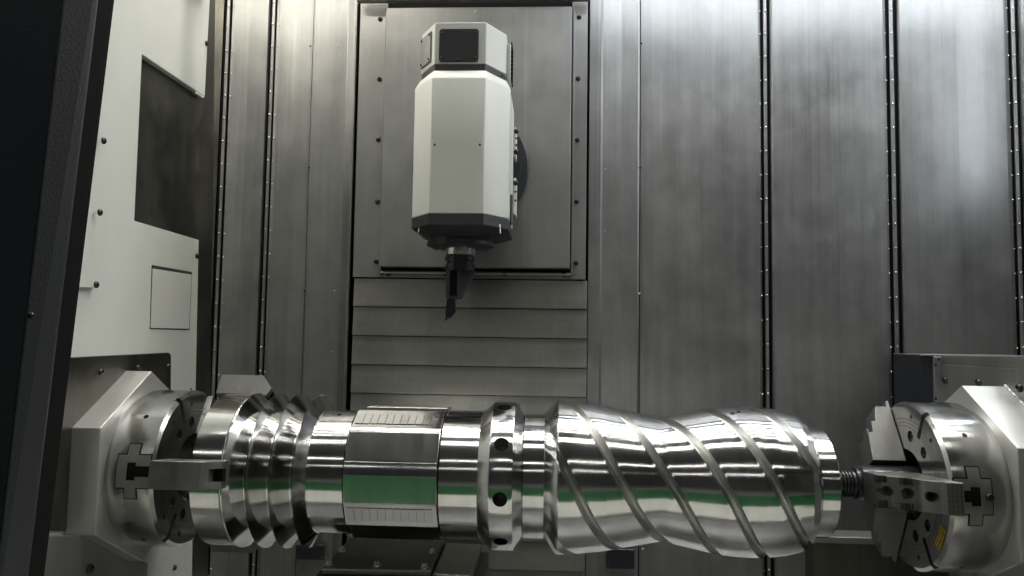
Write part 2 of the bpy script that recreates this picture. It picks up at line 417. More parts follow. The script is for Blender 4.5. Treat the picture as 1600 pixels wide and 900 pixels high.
for px in (679, 749.5):
    p = aty(px, 226, HY); bm = bmesh.new(); cyl(bm, (p.x, HY+.008, p.z), (p.x, HY+.012, p.z), .0054, 16); finish('plug', bm, 'black', head)
bm = bmesh.new(); loft(bm, [octa(fw+.001, ow+.001, HY-.001, .14, 3.58, z_bb), octa(fw+.001, ow+.001, HY-.001, .14, 3.58, z_bot-.0005)])
finish('lower_band', bm, 'grey_band', head, bevel=.002)
bm = bmesh.new(); loft(bm, [octa(fw-.03, ow-.06, HY+.06, .11, 3.50, z_bb-.03), octa(fw, ow-.002, HY+.0, .14, 3.57, z_bb-.001)])
finish('under_chamfer', bm, 'black', head, bevel=.002)
# front window plate with screws
def rrect(x0, x1, z0, z1, r, y, n=5):
    out = []
    for cx, cz, a0 in ((x1-r, z1-r, 0), (x0+r, z1-r, 90), (x0+r, z0+r, 180), (x1-r, z0+r, 270)):
        for i in range(n+1):
            a = R(a0+90*i/n); out.append((cx+r*math.cos(a), y, cz+r*math.sin(a)))
    return out
a, b = aty(686.5, 45.5, HY+.028), aty(747.5, 96.5, HY+.028)
wp = prism('front_cover', rrect(a.x, b.x, b.z, a.z, .014, HY+.024), (0, .008, 0), 'black', head, .0012)
for px, py in [(692, 52), (717, 49), (743, 51.5), (691, 90), (716, 93), (742, 90)]:
    p = aty(px, py, HY+.024); bolt(head, p, 'tiny', name='screw')
# chamfer covers (left chamfer plate), chamfer plane direction
def cham(sx, u, z, out=0):
    """point on the cap chamfer: u 0..1 from the front edge to the side, out = proud"""
    f, o = fw-.004, ow-.022
    p = Vector((hc+sx*(f+(o-f)*u), HY+.03+.13*u, z)); n = Vector((sx*.13, -(o-f), 0)).normalized()
    return p+n*out
za, zb = zt(55, HY+.1)-.0, zt(101, HY+.1)
q = [cham(-1, .22, za+.0, .0), cham(-1, .95, za+.0, .0), cham(-1, .95, zb, .0), cham(-1, .22, zb, .0)]
nv = cham(-1, 0, 0, .008)-cham(-1, 0, 0, 0)
prism('side_cover', q, nv, 'grey_steel' if 'grey_steel' in M else 'plate', head, .001)
ang = math.atan2(nv.y, nv.x)
for u in (.30, .87):
    for z in (za-.012, zb+.012): bolt(head, cham(-1, u, z, .008), 'tiny', (R(90), 0, ang+R(90)), 'screw')
bolt(head, cham(1, .8, (z_b1+z_b2)/2, .0), 'tiny', (R(90), 0, math.atan2(nv.y, -nv.x)+R(90)), 'screw')
# vented side panel + mounting block to the disk
B('side_panel', hc+ow-.022, hc+ow-.004, 3.24, 3.40, z_b2+.01, z_top-.03, 'housing', head, .002)
for k in range(9):
    z = z_b2+.03+k*.02; B('louvre', hc+ow-.004, hc+ow+.001, 3.26, 3.38, z, z+.008, 'gap', head, 0)
B('mount_block', hc-.13, hc+.13, 3.585, 3.70, zt(300, 3.6), zt(210, 3.6), 'black', head, .004)
# disk
bm = bmesh.new(); dc = aty(735, 262, 3.72)
cyl(bm, (dc.x, 3.70, dc.z), (dc.x, yp-.001, dc.z), .297, 96); disk = finish('swivel_disk', bm, 'black', head, bevel=.003, smooth=30)
sl = aty(812, 267, 3.70)
prism('disk_slot_cover', rrect(sl.x-.008, sl.x+.008, sl.z-.045, sl.z+.045, .007, 3.697), (0, .002, 0), 'black_gloss', head, .0005)
# brackets on the right flank
for (py0, py1, nb) in ((199, 244, 4), (278, 335, 3)):
    a, b = aty(806.5, py0, 3.55), aty(806.5, py1, 3.55)
    br = B('bracket', hc+ow+.001, a.x, 3.55, 3.68, b.z, a.z, 'white', head, .002)
    h = a.z-b.z
    for k, fz in enumerate((.14, .38, .62, .86)[:nb]):
        big = k in (0, 3)
        bolt(br, (hc+ow+.012+.0, 3.55, a.z-h*fz), 'dome' if big else 'tiny')
B('hose_pipe', hc+ow+.001, hc+ow+.010, 3.30, 3.33, zt(350, 3.3), zt(303, 3.3), 'black_gloss', head, .003)
# spindle nose (turned about the upright axis)
NX, NY = aty(719.5, 390, 3.26).x, 3.26
def vlathe(name, prof, m, parent, seg=64, smooth=30):
    bm = bmesh.new()
    loft(bm, [[(NX+r*math.cos(2*math.pi*i/seg), NY+r*math.sin(2*math.pi*i/seg), z) for i in range(seg)] for r, z in prof])
    return finish(name, bm, m, parent, smooth=smooth)
zn = lambda py: aty(719.5, py, NY).z
vlathe('spindle_cone', [(.19, zn(352)), (.188, zn(358)), (.152, zn(372)), (.142, zn(375)), (.140, zn(379)), (.150, zn(380)), (.150, zn(385)), (.128, zn(388)), (.09, zn(389))][::-1], 'black', head)
for i in range(14):
    a = 2*math.pi*i/14+.2; bolt(head, (NX+.118*math.cos(a), NY+.118*math.sin(a), zn(389)-.002), 'tiny', (R(180), 0, 0))
for px in (656, 780):
    p = aty(px, 358, NY-.12); bm = bmesh.new(); cyl(bm, (p.x, p.y, p.z+.02), (p.x+(.006 if px > 700 else -.004), p.y-.01, p.z-.022), .0045, 10, .003)
    finish('coolant_nozzle', bm, 'nickel', head, smooth=40)
nz = 386.0
vlathe('spindle_ring', [(.066, zn(399)), (.067, zn(398)), (.067, zn(386))], 'nickel', head)
tool = empty('turning_tool', (NX, NY, zn(500)), 'black tool holder with slanted block and narrow cutting bit clamped under the milling head', 'tool')
vlathe('tool_taper', [(.064, zn(424)), (.066, zn(418)), (.066, zn(413)), (.060, zn(412)), (.060, zn(409)), (.068, zn(408)), (.068, zn(402)), (.062, zn(401)), (.062, zn(399.5))], 'black_gloss', tool)
tx = lambda px, py: aty(px, py, NY-.04).x
bm = bmesh.new()
top, bot = zn(423), zn(467)
l0, l1, r0, r1 = tx(697.5, 423), tx(699, 467), tx(741, 423), tx(719, 467)
loft(bm, [[(l1, NY-.04, bot), (r1, NY-.04, bot), (r1, NY+.02, bot), (l1, NY+.02, bot)],
          [(l0, NY-.045, top), (r0, NY-.045+.05, top), (r0, NY+.05, top), (l0, NY+.05, top)]])
finish('tool_block', bm, 'grey_band', tool, bevel=.002)
sx0, sx1 = tx(703.5, 440), tx(714, 440)
B('block_recess', sx0, sx1, NY-.047, NY-.039, zn(462), zn(425), 'gap', tool, .001)
B('block_edge', l0-.001, sx0-.001, NY-.048, NY-.036, zn(466), zn(424), 'grey_band', tool, .001)
B('block_edge', sx1+.001, tx(718, 440), NY-.046, NY-.036, zn(466), zn(424), 'grey_band', tool, .001)
p = lambda px, py: aty(px, py, NY-.03)
prism('bit_shank', [p(698, 467), p(711, 467), p(711.5, 487), p(704, 496), p(697, 497), p(696, 489)], (0, .03, 0), 'black_gloss', tool, .0015)
prism('cutting_tip', [p(696, 493), p(700, 491), p(701, 498), p(694.5, 502)], (0, .012, 0), 'grey_band', tool, .0005)

# ------------------------------------------------------------------ things turned about the X axis
def axz(X): return AZ
def ring(X, r, n, ph=0, cy=AY):
    return [(X, cy - r*math.cos(2*math.pi*i/n+ph), AZ + r*math.sin(2*math.pi*i/n+ph)) for i in range(n)]
def xlathe(name, prof, m, parent, seg=160, smooth=28, bevel=0, base=None):
    bm = bmesh.new(); loft(bm, [ring(x, r, seg) for x, r in prof])
    return finish(name, bm, m, parent, smooth=smooth, bevel=bevel, base=base)
def ax(px):                       # X on the shaft axis seen at column px
    return aty(px, 742, AY).x
def rr(px, npx):                  # radius that spans npx pixels at that column
    a = aty(px, 742-npx, AY).z; b = aty(px, 742+npx, AY).z; return (a-b)/2

shaft = empty('turned_shaft', (ax(820), AY, AZ), 'long bright steel shaft with ribbed end, drilled collar and spiral barrel between two chucks', 'workpiece')
# 1 ribbed end
g = [(350, 115), (351, 116), (392, 116), (394, 118), (395.5, 118.4), (397, 118)]
for c0 in (397, 430, 463):
    g += [(c0+.8, 117)]
    for i in range(9):
        t_ = -46+14*i; g.append((c0+21.5+2.6*math.sin(R(t_)), 95.5-2.6*math.cos(R(t_))))
    g += [(c0+32.2, 117), (c0+33, 118.4)]
prof = [(ax(p), rr(p, r)) for p, r in g] + [(ax(496), rr(494, 116.5)), (ax(506), rr(508, 97)), (ax(507.5), rr(508, 95)), (ax(510), rr(510, 94))]
xlathe('ribbed_end', prof, 'vgroove', shaft, 192, 14)
# 2 journal with hole
j1 = xlathe('journal', [(ax(510), rr(510, 94)), (ax(560), rr(560, 95))], 'turned', shaft)
cb = bmesh.new()
def radial(bm, X, r, phi, rad, depth, seg=24):
    d = Vector((0, -math.cos(R(phi)), math.sin(R(phi)))); c = Vector((X, AY, AZ))
    cyl(bm, c+d*(r+.02), c+d*(r-depth), rad, seg)
radial(cb, ax(535), .235, 73, .009, .04)
cut(j1, cb)
# 3 section with milled flats
def flats(theta, Rr, fl):
    r = Rr
    for a, d in fl:
        c = math.cos(theta-R(a))
        if c > .2: r = min(r, d/c)
    return r
Rf = rr(625, 101)
FL = [(64, Rf*.965), (32, Rf*.972), (-5.5, Rf*.978), (-28, Rf*.975), (92, Rf*.97), (-58, Rf*.95), (-95, Rf*.96), (135, Rf*.95), (180, Rf*.95), (-135, Rf*.95)]
bm = bmesh.new(); n = 360; X0, X1 = ax(562), ax(697)
def fring(X, s): return [(X, AY-math.cos(t)*flats(t, Rf, FL)*s, AZ+math.sin(t)*flats(t, Rf, FL)*s) for t in [2*math.pi*i/n for i in range(n)]]
loft(bm, [fring(X0, .955), fring(X0+.0005, .985), fring(X0+.003, 1), fring(X1-.003, 1), fring(X1-.0005, .985), fring(X1, .955)])
fs = finish('flatted_section', bm, 'turned', shaft, smooth=12)
# pads raised on two flats, with milled cross marks; top key
def on_flat(a, d, X0, X1, w0, w1, th, name, m='ground', bev=.001):
    n = Vector((0, -math.cos(R(a)), math.sin(R(a)))); tv = Vector((0, math.sin(R(a)), math.cos(R(a))))
    c = Vector((0, AY, AZ))+n*d
    return prism(name, [c+tv*w0+Vector((X0, 0, 0)), c+tv*w0+Vector((X1, 0, 0)), c+tv*w1+Vector((X1, 0, 0)), c+tv*w1+Vector((X0, 0, 0))], n*th, m, shaft, bev)
xa, xb = ax(566), ax(690)
mk = 0
for (a, dd, w0, w1) in ((64, Rf*.965, -.036, .030), (-28, Rf*.975, -.028, .028)):
    step = (xb-xa)/11
    for k in range(11):
        on_flat(a, dd-.001, xa+k*step+.0009, xa+(k+1)*step-.0009, w0, w1, .004, 'milled_pad', bev=.0004)
on_flat(92, Rf*.965, ax(575), ax(700), -.05, .05, .012, 'top_key', 'milled')
# 4 journal, collar, neck
xlathe('journal', [(ax(697), rr(700, 94)), (ax(699), rr(700, 98)), (ax(754), rr(754, 98))], 'turned', shaft)
XC = (ax(772)+ax(805))/2; RC = rr(790, 114)
col = xlathe('drilled_collar', [(ax(754), rr(754, 97.5)), (ax(771.5), RC*.995), (ax(773), RC), (ax(804), RC), (ax(805.5), RC*.995), (ax(819), rr(819, 94.5))], 'turned', shaft)
cb = bmesh.new()
for k in range(9):
    radial(cb, XC, RC, -7.5+40*k, .026, .09, 36)
    radial(cb, XC, RC, -7.5+40*k, .0, .0, 3) if False else None
cut(col, cb)
for k in range(9):
    d = Vector((0, -math.cos(R(-7.5+40*k)), math.sin(R(-7.5+40*k)))); c = Vector((XC, AY, AZ))
    bm = bmesh.new(); cyl(bm, c+d*(RC-.085), c+d*(RC-.08), .0262, 24); finish('hole_floor', bm, 'black', shaft)
xlathe('neck', [(ax(819), rr(819, 93.5)), (ax(820), rr(819, 95.5)), (ax(850), rr(850, 95.5))], 'turned', shaft)
# 5 spiral barrel
bx = [(850, 96), (851, 98), (868, 117), (871, 118.5), (900, 116.5), (940, 112), (985, 103.5), (1024, 96.4), (1030, 95.6), (1036, 96.4), (1075, 104.5), (1110, 111.5), (1140, 115), (1165, 116), (1190, 115), (1215, 112), (1235, 108), (1246, 103), (1250, 96)]
def interp(tab, x):
    for (a, ra), (b, rb) in zip(tab, tab[1:]):
        if x <= b: return ra+(rb-ra)*max(0, (x-a))/(b-a)
    return tab[-1][1]
LEAD = 352/400*1.0
tab = [(ax(p), rr(p, r)) for p, r in bx]
GN = 5; W = R(8.0)
cols = []
for gi in range(GN):
    c = gi*2*math.pi/GN
    for q in (-1.0, -.92, -.8, -.65, -.45, -.22, 0, .22, .45, .65, .8, .92, 1.0):
        cols.append((c+q*W, max(0, 1-q*q)**.62, 1))
    rest = 2*math.pi/GN-2*W
    for k in range(1, 15): cols.append((c+W+rest*k/15, 0, 0))
bm = bmesh.new(); NXS = 190
xsr = sorted(set([t_[0] for t_ in tab] + [tab[3][0]+(tab[-2][0]-tab[3][0])*i/NXS for i in range(NXS+1)]))
PH = R(0)
xm = ax(1030)
rows = []
for x in xsr:
    r = interp(tab, x)
    dep = .024*min(1, max(0, (x-(tab[2][0]-.004))/.03))
    tw = -2*math.pi*(x-xm)/LEAD + R(10)
    rows.append([bm.verts.new((x, AY-(r-dep*g_)*math.cos(a+tw), AZ+(r-dep*g_)*math.sin(a+tw))) for a, g_, _ in cols])
nc = len(cols)
for i, (a, b) in enumerate(zip(rows, rows[1:])):
    for k in range(nc):
        f = bm.faces.new((a[k], a[(k+1) % nc], b[(k+1) % nc], b[k]))
        f.material_index = 1 if (cols[k][2] and cols[(k+1) % nc][2] and xsr[i] > tab[2][0]) else 0
bm.faces.new(rows[0]); bm.faces.new(rows[-1])
barrel = finish('spiral_barrel', bm, ['turned', 'milled'], shaft, smooth=24)
for px, phi, q in ((1136, 71, .009), (1146, 73, .006)):
    bm = bmesh.new(); X = ax(px); r = interp(tab, X); d = Vector((0, -math.cos(R(phi)), math.sin(R(phi)))); c = Vector((X, AY, AZ))
    cyl(bm, c+d*(r-.01), c+d*(r+.0015), q, 20); finish('tapped_hole', bm, 'black', shaft)
xlathe('end_disk', [(ax(1250), rr(1250, 80)), (ax(1256), rr(1256, 84)), (ax(1281), rr(1281, 84)), (ax(1283), rr(1281, 82.5))], 'turned', shaft)

# ------------------------------------------------------------------ chucks
def rotpt(p, a):          # turn a point about the shaft axis
    y, z = p[1]-AY, p[2]-AZ; c, s = math.cos(a), math.sin(a)
    return (p[0], AY+y*c+z*s, AZ-y*s+z*c)
def pol(X, r, t, phi):    # phi = clock position (0 = towards camera, 90 = up), t = sideways
    n = Vector((0, -math.cos(R(phi)), math.sin(R(phi)))); tv = Vector((0, math.sin(R(phi)), math.cos(R(phi))))
    return Vector((X, AY, AZ))+n*r+tv*t
def jaw_block(bm, outline, phi, t0, t1):
    """outline in the (X, r) plane, pushed sideways"""
    loft(bm, [[pol(x, r, t, phi) for x, r in outline] for t in (t0, t1)])
def patch(name, X0, X1, a0, a1, r0, r1, m, parent, phi, bev=0):
    """curved tile lying on a cylinder; a = arc length sideways"""
    bm = bmesh.new(); n = max(2, int(abs(a1-a0)/.008))
    loops = []
    for i in range(n+1):
        t = phi+math.degrees((a0+(a1-a0)*i/n)/r0)
        loops.append([pol(X0, r0, 0, t), pol(X1, r0, 0, t), pol(X1, r1, 0, t), pol(X0, r1, 0, t)])
    loft(bm, loops); return finish(name, bm, m, parent, bevel=bev)
def make_chuck(XF, XR, CR, rot, label, side):
    """XF face, XR rear; side=+1 when the face looks to +X"""
    t = empty('lathe_chuck', ((XF+XR)/2, AY, AZ), label, 'chuck', 'three-jaw chucks at both ends of the shaft')
    s = side
    X = lambda u: XF - s*u           # u = depth behind the face
    prof = [(XF, .10), (XF, CR-.012), (X(.010), CR), (XR+s*.012, CR), (XR, CR-.006), (XR-s*.03, CR-.02)]
    b = xlathe('chuck_body', prof, ['chuck'], t, 192, 30)
    def cutone(f):
        c_ = bmesh.new(); f(c_); cut(b, c_)
    cutone(lambda c_: cyl(c_, (X(-.02), AY, AZ), (X(.06), AY, AZ), .13, 64))
    for k in range(3):
        ph = rot+120*k
        # jaw way and the slot between the jaws
        cutone(lambda c_: loft(c_, [[pol(X(u), r, tt, ph) for u, r in ((-.02, .07), (-.02, CR+.02), (.035, CR+.02), (.035, .07))] for tt in (-.036, .036)]))
        ps = ph+60
        cutone(lambda c_: loft(c_, [[pol(X(u), r, tt, ps) for u, r in ((-.02, CR-.105), (-.02, CR+.03), (.018, CR+.03), (.018, CR-.105))] for tt in (-.011, .011)]))
        for dphi in (-14.5, 14.5):
            c = ps+dphi*1.15; a = pol(X(-.02), CR*.60, 0, c); e = pol(X(.05), CR*.60, 0, c); cutone(lambda c_: cyl(c_, a, e, .021, 24))
            c2 = ps+dphi*1.2; a = pol(X(-.02), CR*.84, 0, c2); e = pol(X(.03), CR*.84, 0, c2); cutone(lambda c_: cyl(c_, a, e, .0085, 16))
    for ph in (rot-58, rot+62-22):
        cutone(lambda c_: radial(c_, (XF+XR)/2, CR, ph, .009, .03))
    for k in range(3):
        ps = rot+120*k+60
        for dphi in (-14.5, 14.5):
            c = ps+dphi*1.15; bm = bmesh.new(); cyl(bm, pol(X(.006), CR*.60, 0, c), pol(X(.03), CR*.60, 0, c), .016, 20)
            bo = finish('face_bolt', bm, 'black_gloss', t, smooth=40, bevel=.002)
            bm = bmesh.new(); cyl(bm, pol(X(.005), CR*.60, 0, c), pol(X(.0065), CR*.60, 0, c), .0075, 6)
            finish('hex_socket', bm, 'gap', bo)
    # turned rings engraved on the face
    bm = bmesh.new(); cyl(bm, (X(.055), AY, AZ), (X(.0595), AY, AZ), .129, 48); finish('bore_disk', bm, 'black', t)
    for q in (.70, .745, .79):
        for k in range(6):
            bm = bmesh.new(); s0 = rot+60*k; lo, hi = (11, 57) if k % 2 == 0 else (3, 49)
            for i in range(12):
                a0, a1 = s0+lo+(hi-lo)*i/12, s0+lo+(hi-lo)*(i+1)/12
                bm.faces.new([bm.verts.new(pol(XF+s*.0006, CR*q+w_, 0, a_)) for w_, a_ in ((0, a0), (.0018, a0), (.0018, a1), (0, a1))])
            finish('face_ring', bm, 'black', t)
    # base jaw ends showing in the rim
    mid = X(.082)
    for k in range(3):
        ph = rot+120*k
        for nm, grow, r1, mm in (('jaw_way_gap', .004, CR+.0012, 'gap'), ('base_jaw', 0, CR+.003, 'jaw')):
            g2 = grow
            for (u0, u1, a) in ((.012, .058, .055), (.058, .098, .092), (.098, .13, .055)):
                patch(nm, X(u0-(g2 if u0 == .058 or u0 == .012 else -g2)), X(u1+g2), -a-g2, a+g2, CR-.01, r1+random.random()*.00004, mm, t, ph)
        patch('tee_slot', X(.0), X(.062), -.018, .018, CR-.005, CR+.0042, 'gap', t, ph)
        patch('tee_slot', X(.062), X(.092), -.03, .03, CR-.005, CR+.0044, 'gap', t, ph)
    return t, X

# left chuck
xf = aty(237, 742, AY-.30).x; xr = aty(166, 742, AY-.30).x
RL = 6.5
cl, XL = make_chuck(xf, xr, .298, RL, 'steel three-jaw chuck on the left gripping the ribbed end of the shaft', 1)
for k in range(3):
    ph = RL+120*k
    bm = bmesh.new()
    x0 = aty(229, 748, 2.44).x; x1 = aty(310, 748, 2.44).x; ro = .428
    if k: x0 -= .03; x1 -= .03; ro = .39; ph -= 4
    jaw_block(bm, [(x0, .300), (x0, ro), (x1, ro), (x1+.05, ro-.06), (x1+.035, .295), (x0+.15, .295), (x0+.15, .300)], ph, -.047, .047)
    jw = finish('clamping_jaw', bm, 'jaw', cl, bevel=.002)
    bm = bmesh.new(); jaw_block(bm, [(x0+.14, .10), (x0+.14, .299), (x0+.19, .299), (x0+.19, .10)], ph, -.033, .033)
    cb = bmesh.new(); jaw_block(cb, [(x1+.018, ro-.07), (x1+.018, ro+.03), (x1+.1, ro+.03), (x1+.1, ro-.09), (x1+.045, ro-.09)], ph, -.022, .022); cut(jw, cb)
    bm.free()
    bm = bmesh.new(); jaw_block(bm, [(x1+.020, ro-.062), (x1+.05, ro-.062), (x1+.055, ro-.075), (x1+.020, ro-.075)], ph, -.0215, .0215); finish('pocket_shade_fill', bm, 'gap', cl)  # black filler box standing in for the shade inside the pocket
    bm = bmesh.new(); jaw_block(bm, [(xf-.03, .10), (xf-.03, .296), (xf+.012, .296), (xf+.012, .10)], ph, -.033, .033)
    finish('jaw_carrier', bm, 'face', cl, bevel=.001)

# right chuck
xf2 = aty(1487, 762, AY-.307).x; xr2 = aty(1577, 762, AY-.307).x
RRt = 4
cr, XR_ = make_chuck(xf2, xr2, .307, RRt, 'steel three-jaw chuck on the right with stepped jaws and a yellow label', -1)
U = lambda u: xf2 - u          # u in front of the face
for k in range(3):
    ph = RRt+120*k
    st = [(U(.003), .325), (U(.012), .325), (U(.016), .30), (U(.06), .30), (U(.075), .235), (U(.09), .235), (U(.095), .19), (U(.115), .185), (U(.125), .07), (U(.003), .07)]
    if k == 0:
        st = [(U(-.075), .308), (U(-.055), .372), (U(.045), .372), (U(.10), .335), (U(.155), .29), (U(.155), .27), (U(.24), .21), (U(.24), .10), (U(.004), .10), (U(.004), .308)]
        st = [(U(.002), .312), (U(.0), .385), (U(.055), .385), (U(.06), .36), (U(.105), .325), (U(.11), .29), (U(.152), .27), (U(.157), .235), (U(.19), .215), (U(.198), .09), (U(.004), .09)]
    bm = bmesh.new(); jaw_block(bm, st, ph, -.052, .052)
    jw = finish('stepped_jaw', bm, 'jaw', cr, bevel=.0015)
    cb = bmesh.new()
    for (u, r, q) in ((.082, .35, .017), (.131, .31, .019), (.175, .25, .018)) if k == 0 else ((.035, .30, .016), (.084, .23, .014)):
        a = pol(U(u), r+.06, 0, ph); e = pol(U(u), r-.07, 0, ph); cyl(cb, a, e, q, 28)
    cut(jw, cb)
    if k == 0:
        for i in range(6):
            tt = -.04+i*.016
            bm = bmesh.new(); loft(bm, [[pol(U(u), r, tt+o, ph) for u, r in ((.003, .3845), (.053, .3845), (.053, .3858), (.003, .3858))] for o in (0, .0015)]); finish('serration', bm, 'dark_steel', jw)
        for i in range(4):
            u = .008+i*.014
            bm = bmesh.new(); loft(bm, [[pol(U(u+o), r, tt, ph) for tt, r in ((-.05, .3844), (.05, .3844), (.05, .3856), (-.05, .3856))] for o in (0, .0015)]); finish('serration', bm, 'dark_steel', jw)
        for u0, r0 in ((.12, .298), (.18, .24)):
            for i in range(4):
                u = u0+i*.010
                for sg in (-1, 1):
                    bm = bmesh.new(); loft(bm, [[pol(U(u+o), r, tt, ph) for tt, r in ((.03*sg, r0-.03), (.0530*sg, r0-.03), (.0530*sg, r0), (.03*sg, r0))] for o in (0, .0018)])
                    finish('serration', bm, 'dark_steel', jw)
    bm = bmesh.new(); jaw_block(bm, [(xf2+.03, .10), (xf2+.03, .306), (xf2-.006, .306), (xf2-.006, .10)], ph, -.034, .034)
    finish('jaw_carrier', bm, 'face', cr, bevel=.001)
bolt(cr, pol(xf2+.118, .3115, 0, RRt), 'capb', (R(90-RRt), 0, 0))
# yellow label, an arc on the lower part of the face
bm = bmesh.new(); n = 16
for i in range(n):
    a0 = -21-19*i/n; a1 = -21-19*(i+1)/n
    bm.faces.new([bm.verts.new(pol(xf2-.0018, r, 0, a)) for r, a in ((.25, a0), (.285, a0), (.285, a1), (.25, a1))])
lab = finish('yellow_label', bm, 'yellow', cr)
rnd = random.Random(3)
bm = bmesh.new()
for row, (ra, rb) in enumerate(((.270, .280), (.256, .264))):
    a = -22.3
    while a > -39:
        wd = rnd.uniform(.35, .8)
        bm.faces.new([bm.verts.new(pol(xf2-.0024, r, 0, q)) for r, q in ((ra, a), (rb-rnd.uniform(0, .002), a), (rb, a-wd), (ra, a-wd))])
        a -= wd+rnd.uniform(.25, .5)
finish('label_lettering', bm, 'ink', lab)

# live centre between barrel and right chuck
lc = empty('live_centre', (ax(1340), AY, AZ), 'black ribbed live centre supporting the shaft in front of the right chuck', 'live centre')
pr = [(ax(1282), rr(1300, 20))]
x = 1284
while x < 1326:
    pr += [(ax(x), rr(1300, 19.5)), (ax(x+1.2), rr(1300, 22.5)), (ax(x+3), rr(1300, 22.5)), (ax(x+4.2), rr(1300, 19.5))]; x += 5.2
xlathe('ribbed_sleeve', pr+[(ax(1332), rr(1300, 20))], 'black_gloss', lc, 64, 50)
xlathe('centre_body', [(ax(1332), rr(1300, 22)), (ax(1333), rr(1300, 25)), (ax(1338), rr(1300, 25)), (ax(1340), rr(1300, 22)), (ax(1343), rr(1300, 26)), (ax(1350), rr(1300, 28)), (ax(1375), rr(1300, 28)), (ax(1430), rr(1300, 28))], 'black_gloss', lc, 64, 30)

# ------------------------------------------------------------------ hexagonal noses
def hexagon(X, rad, n=6): return [(X, AY-rad*math.cos(R(30+60*i)), AZ+rad*math.sin(R(30+60*i))) for i in range(6)]
XP = -1.665
xn = aty(153, 755, AY-.32).x
XP = aty(104, 755, AY-.32).x
hl = empty('spindle_housing', (xn, AY, AZ), 'hexagonal brushed steel housing behind the left chuck', 'housing', 'hexagonal steel housings')
bm = bmesh.new(); loft(bm, [hexagon(XP, .372), hexagon(xn, .372)]); finish('hexagon_shell', bm, 'housing', hl, bevel=.003, seg=2)
def weld_bead(a, b, parent, r=.007, n=26):
    a, b = Vector(a), Vector(b)
    bm = bmesh.new(); rn = random.Random(5); d = (b-a).normalized(); u = d.orthogonal().normalized(); v = d.cross(u); L = []
    for i in range(n*3+1):
        q = r*(.75+.25*math.sin(i*2.1)+rn.uniform(-.08, .08)); c = a+(b-a)*i/(n*3)
        L.append([c+(u*math.cos(t)+v*math.sin(t))*q for t in [2*math.pi*j/8 for j in range(8)]])
    loft(bm, L); return finish('weld_bead', bm, 'housing', parent, smooth=60)
h = hexagon(XP+.004, .372); weld_bead(h[0], h[1], hl, .005)
xn2 = aty(1592, 790, AY-.32).x; XQ = aty(1572, 602, AY).x
hr = empty('spindle_housing', (xn2, AY, AZ), 'hexagonal brushed steel housing behind the right chuck', 'housing', 'hexagonal steel housings')
bm = bmesh.new(); loft(bm, [hexagon(xn2, .372), hexagon(XQ+.25, .372)]); finish('hexagon_shell', bm, 'housing', hr, bevel=.003, seg=2)
XQ2 = XQ
h = hexagon(XQ-.004, .374); weld_bead(h[0], h[1], hr, .008)

# ------------------------------------------------------------------ left headstock (cream, faces +X)
hs = empty('headstock', (XP, 3.1, FLOOR), 'cream white headstock cover with a dark slanted recess left of the cladding', 'headstock')
def xp(px, py, X=XP): return atx(px, py, X)
def panel(name, pts, m, X, th, parent, bevel=.0015):
    return prism(name, [atx(px, py, X) for px, py in pts], (-th, 0, 0), m, parent, bevel)
panel('cover_panel', [(20, -330), (331, -60), (320, 151), (222, 85), (210, 345), (310.5, 375), (300, 900), (294, 1100), (-60, 1400), (-20, 300)], 'white', XP, .03, hs)
panel('recess_panel', [(200, 60), (322, 140), (306, 385), (190, 350)], 'dark_steel', XP-.03, .01, hs, 0)
panel('recess_lip', [(307, 143), (319.5, 151), (318, 153.5), (306, 145.5)], 'white', XP-.002, .02, hs, .001)
panel('end_strip', [(300, -60), (337, -60), (324, 1000), (290, 1000)], 'dark_steel', XP-.045, .01, hs, 0)
# access panel: dark joint and raised sheet
panel('access_joint', [(237.5, 414), (300, 425), (296, 515.5), (234.3, 514)], 'gap', XP+.0015, .003, hs, 0)
panel('access_panel', [(239, 419.5), (299.5, 429), (295.5, 514), (235.8, 512.6)], 'white', XP+.004, .004, hs, .001)
panel('access_lip', [(239, 415), (299.5, 425.4), (299.4, 428.3), (238.9, 418.6)], 'grey_band', XP+.003, .003, hs, 0)
# raised upright casing at the far left with bolts
cs = [(40, 100), (150, 200), (143, 430), (120, 436), (40, 430)]
panel('side_casing', [(30, -100), (157, -40), (139, 405), (150, 432), (150, 450), (30, 452)], 'white', XP+.02, .02, hs, .004)
for px, py in [(322, 68), (307, 400), (161, 220), (155, 332), (149.5, 445), (272, 887)]:
    X = XP+(.02 if px < 170 else .0)
    bolt(hs, atx(px, py, X), 'dome', '+X')
for px, py in [(298, 608)]: bolt(hs, atx(px, py, XP), 'tiny', '+X')
# dark nose plate behind the hexagon
npl = empty('nose_plate', (XP+.008, 3.0, atx(200, 610, XP).z), 'dark bolted steel plate round the left hexagonal housing', 'plate')
panel('plate', [(60, 561), (264, 551), (267.5, 554), (267, 640), (240, 830), (60, 830)], 'dark_steel', XP+.010, .009, npl, .002)
for px, py in [(157, 581), (215, 575), (262, 573)]: bolt(npl, atx(px, py, XP+.010), 'dome', '+X')
# lower white apron under the left housing, its shade put in as grey steel
ap = empty('apron', (XP+.03, 2.7, FLOOR+.2), 'lower white apron, its shade put in as grey steel, with one bolt under the left hexagonal housing', 'panel')
panel('shaded_apron_sheet', [(60, 838), (150, 836), (231, 880), (228, 1000), (60, 1000)], 'plate', XP+.06, .055, ap, .002)
bolt(ap, atx(140, 889, XP+.06), 'big', '+X')

